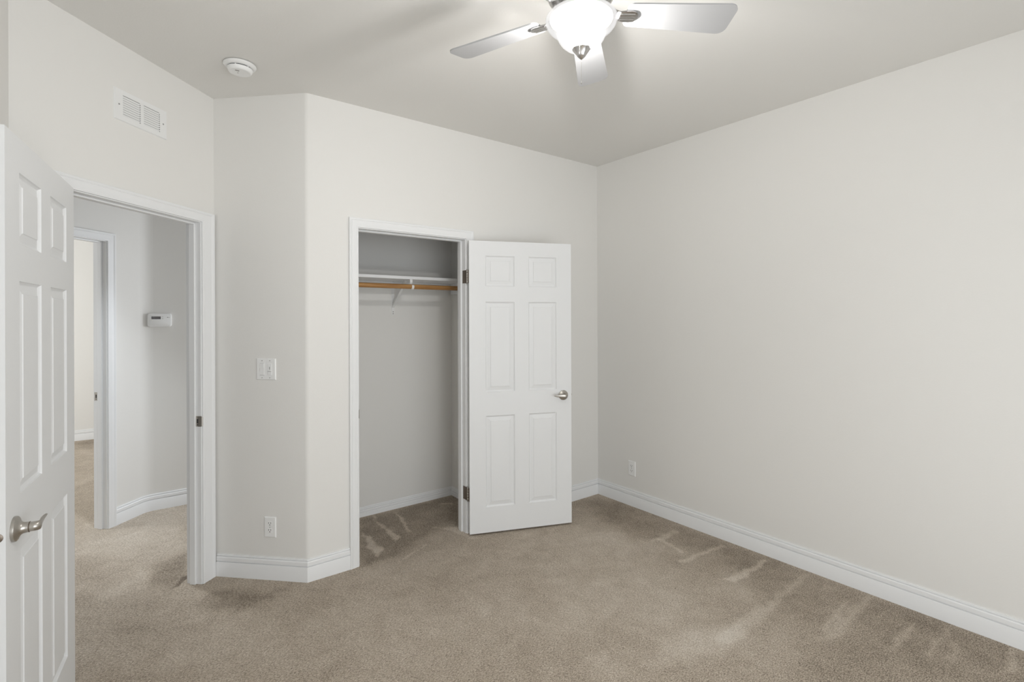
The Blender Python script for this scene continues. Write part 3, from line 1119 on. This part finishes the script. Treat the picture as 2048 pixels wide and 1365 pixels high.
bm = bmesh.new()
secs = []
for w, h, r, y in ((0.146, 0.100, 0.012, 0.0), (0.150, 0.104, 0.014, -0.012), (0.150, 0.104, 0.014, -0.022), (0.146, 0.100, 0.013, -0.027), (0.140, 0.094, 0.011, -0.029)):
    # sides bow slightly outwards
    secs.append([(x + 0.004 * (1 if x > 0 else -1) * (1 - (2 * z / h) ** 2), y, z) for x, z in rounded(w, h, r)])
sections(bm, secs)
link('housing', bm, M_PLAST, e, smooth=40)
bm = bmesh.new()
box(bm, -0.052, 0.007, -0.0302, -0.0285, 0.0075, 0.0285, 0.0004)
link('display', bm, M_LCD, e)
for x, z, w, h in ((0.019, 0.0245, 0.006, 0.003), (0.019, 0.011, 0.006, 0.004), (0.051, 0.021, 0.008, 0.005), (0.061, 0.020, 0.004, 0.003)):
    bm = bmesh.new()
    box(bm, x - w / 2, x + w / 2, -0.0300, -0.0285, z - h / 2, z + h / 2, 0.0003)
    link('button', bm, M_GREYMARK, e)

# ------------------------------------------------------------------ ceiling fan with a lit bowl
FX, FY = 1.246, 1.240
ZB = 2.518                       # blade plane
RF = 0.533
fan = tag(empty('ceiling_fan', (FX, FY, H)), 'white five blade ceiling fan with a lit frosted glass bowl', 'ceiling fan')
bm = bmesh.new()
lathe(bm, [(0.082, 0.0), (0.083, -0.010), (0.080, -0.030), (0.070, -0.050), (0.064, -0.060)], 48)
link('ceiling_canopy', bm, M_CHROME, fan, smooth=35)
bm = bmesh.new()
lathe(bm, [(0.060, -0.055), (0.100, -0.066), (0.112, -0.080), (0.116, -0.105), (0.116, -0.150), (0.112, -0.172), (0.098, -0.186), (0.078, -0.192)], 56)
link('motor_housing', bm, M_CHROME, fan, smooth=35)
bm = bmesh.new()
lathe(bm, [(0.070, -0.190), (0.072, -0.200), (0.064, -0.216), (0.064, -0.228), (0.070, -0.234), (0.070, -0.2425)], 48)
link('light_fitter', bm, M_CHROME, fan, smooth=35)

# glass bowl: flared rim, shoulder, rounded base
zr = 2.499 - H
BS = 0.935
prof = [(0.1265, zr), (0.1295, zr - 0.003), (0.1300, zr - 0.010), (0.1270, zr - 0.020), (0.1195, zr - 0.030), (0.1090, zr - 0.037), (0.0985, zr - 0.043), (0.0925, zr - 0.049), (0.0895, zr - 0.058), (0.0840, zr - 0.072), (0.0740, zr - 0.087), (0.0590, zr - 0.100), (0.0400, zr - 0.108), (0.0200, zr - 0.111), (0.006, zr - 0.112)]
prof = [(r * BS, zr + (z - zr) * 0.96) for r, z in prof]
inner = [(max(r - 0.0035, 0.006), z + (0.0035 if r < 0.09 else 0.001)) for r, z in prof[::-1]]
bm = bmesh.new()
lathe(bm, prof + inner, 72, cap=False)
link('glass_bowl', bm, M_GLASS, fan, smooth=60)['label'] = 'glowing white frosted glass bowl'
bm = bmesh.new()
lathe(bm, [(0.0, zr - 0.0015), (0.106, zr - 0.0015), (0.108, zr - 0.003), (0.106, zr - 0.0045), (0.0, zr - 0.0045)], 48)
link('light_block_pan', bm, M_WHITEMETAL, fan, smooth=35)  # added pan hidden in the bowl, holds bulb light off the ceiling
zf = zr - 0.1055
bm = bmesh.new()
lathe(bm, [(r * 1.32, zf + (z - zf) * 1.12) for r, z in [(0.0, zf + 0.004), (0.0225, zf + 0.003), (0.0235, zf - 0.001), (0.0215, zf - 0.004), (0.0195, zf - 0.006), (0.0165, zf - 0.012), (0.0120, zf - 0.018), (0.0115, zf - 0.0205), (0.0095, zf - 0.023), (0.0055, zf - 0.028), (0.0015, zf - 0.0315), (0, zf - 0.032)]], 40)
link('finial', bm, M_CHROME, fan, smooth=35)


def chain(px, py, z0, z1, nm='pull_chain'):
    bm = bmesh.new()
    z = z0
    while z > z1 + 0.008:
        bmesh.ops.create_icosphere(bm, subdivisions=1, radius=0.0013, matrix=Matrix.Translation((px, py, z)))
        z -= 0.0031
    tube(bm, [(px, py, z0), (px, py, z1 + 0.008)], 0.0004, 6)
    c = link(nm, bm, M_CHROME, fan)
    bm = bmesh.new()
    lathe(bm, [(0, z1 + 0.009), (0.0017, z1 + 0.008), (0.0024, z1 + 0.003), (0.0020, z1), (0, z1 - 0.0005)], 12, Matrix.Translation((px, py, 0)))
    link('chain_end', bm, M_CHROME, c, smooth=40)


rgt = Vector((math.cos(PHI), -math.sin(PHI)))
chain(0.0, 0.0, zf - 0.034, zf - 0.118)
chain(-0.010 * rgt.x - 0.030 * _w.x, -0.010 * rgt.y - 0.030 * _w.y, zf - 0.004, zf - 0.034)

# blades: angle counted from the camera's right; built in a blade-local frame with x outwards
a_right = math.atan2(_r.y, _r.x)
BW0, BW1 = 0.100, 0.132
blade_me = None
for k in range(5):
    ang = a_right + math.radians(4.5 + 72 * k)
    R = Matrix.Rotation(ang, 4, 'Z')
    # blade outline in plan
    bm = bmesh.new()
    r0, r1 = 0.155, RF
    up = []
    N = 10
    for i in range(N + 1):
        q = i / N
        up.append((r0 + 0.02 + (r1 - r0 - 0.05) * q, (BW0 + (BW1 - BW0) * q) / 2))
    tip = []
    cr = 0.03
    for c_y, sgn in ((BW1 / 2 - cr, 1), (-BW1 / 2 + cr, -1)):
        angs = range(90, -1, -15) if sgn > 0 else range(0, -91, -15)
        tip += [(r1 - cr + cr * math.cos(math.radians(a)), c_y + cr * math.sin(math.radians(a))) for a in angs]
    root = []
    for c_y, sgn in ((-BW0 / 2 + 0.02, -1), (BW0 / 2 - 0.02, 1)):
        angs = range(-90, -181, -15) if sgn < 0 else range(180, 89, -15)
        root += [(r0 + 0.02 + 0.02 * math.cos(math.radians(a)), c_y + 0.02 * math.sin(math.radians(a))) for a in angs]
    outline = up[1:-1] + tip + [(x, -y) for x, y in up[1:-1]][::-1] + root
    prism(bm, outline, -0.0028, 0.0028)
    pitch = Matrix.Rotation(math.radians(-11.5), 4, 'X')
    bmesh.ops.transform(bm, matrix=R @ Matrix.Translation((0, 0, ZB - H)) @ pitch, verts=bm.verts[:])
    bl = link('blade', bm, M_BLADE, fan)
    # bracket: arm from the motor and ribbed plate under the blade
    bm = bmesh.new()
    secs = []
    for x, z, w, t in ((0.070, 0.030, 0.016, 0.006), (0.095, 0.022, 0.015, 0.006), (0.118, 0.003, 0.015, 0.006), (0.132, -0.0065, 0.019, 0.005), (0.150, -0.0068, 0.0235, 0.004), (0.172, -0.0066, 0.0245, 0.0035), (0.187, -0.0064, 0.021, 0.0035), (0.196, -0.0062, 0.010, 0.003)):
        secs.append([(x, -w, z - t / 2), (x, -w * 0.4, z - t), (x, w * 0.4, z - t), (x, w, z - t / 2), (x, w, z + t / 2), (x, -w, z + t / 2)])
    sections(bm, secs)
    for yy in (-0.0125, 0.0, 0.0125):
        sections(bm, [[(0.136, yy - 0.003, -0.010), (0.136, yy + 0.003, -0.010), (0.136, yy + 0.002, -0.0135), (0.136, yy - 0.002, -0.0135)], [(0.184, yy - 0.003, -0.009), (0.184, yy + 0.003, -0.009), (0.184, yy + 0.002, -0.0115), (0.184, yy - 0.002, -0.0115)]])
    bmesh.ops.transform(bm, matrix=R @ Matrix.Translation((0, 0, ZB - H)) @ pitch, verts=bm.verts[:])
    link('blade_bracket', bm, M_CHROME, bl, smooth=30)

# the fan's own bulbs inside the bowl
for k, (ox, oy) in enumerate(((0.042, 0.018), (-0.042, -0.018))):
    l = bpy.data.lights.new('fan_bulb', 'POINT')
    l.energy = 46
    l.shadow_soft_size = 0.022
    l.color = (1.0, 0.985, 0.965)
    o = bpy.data.objects.new('fan_bulb', l)
    COL.objects.link(o)
    o.location = (FX + ox, FY + oy, 2.420)
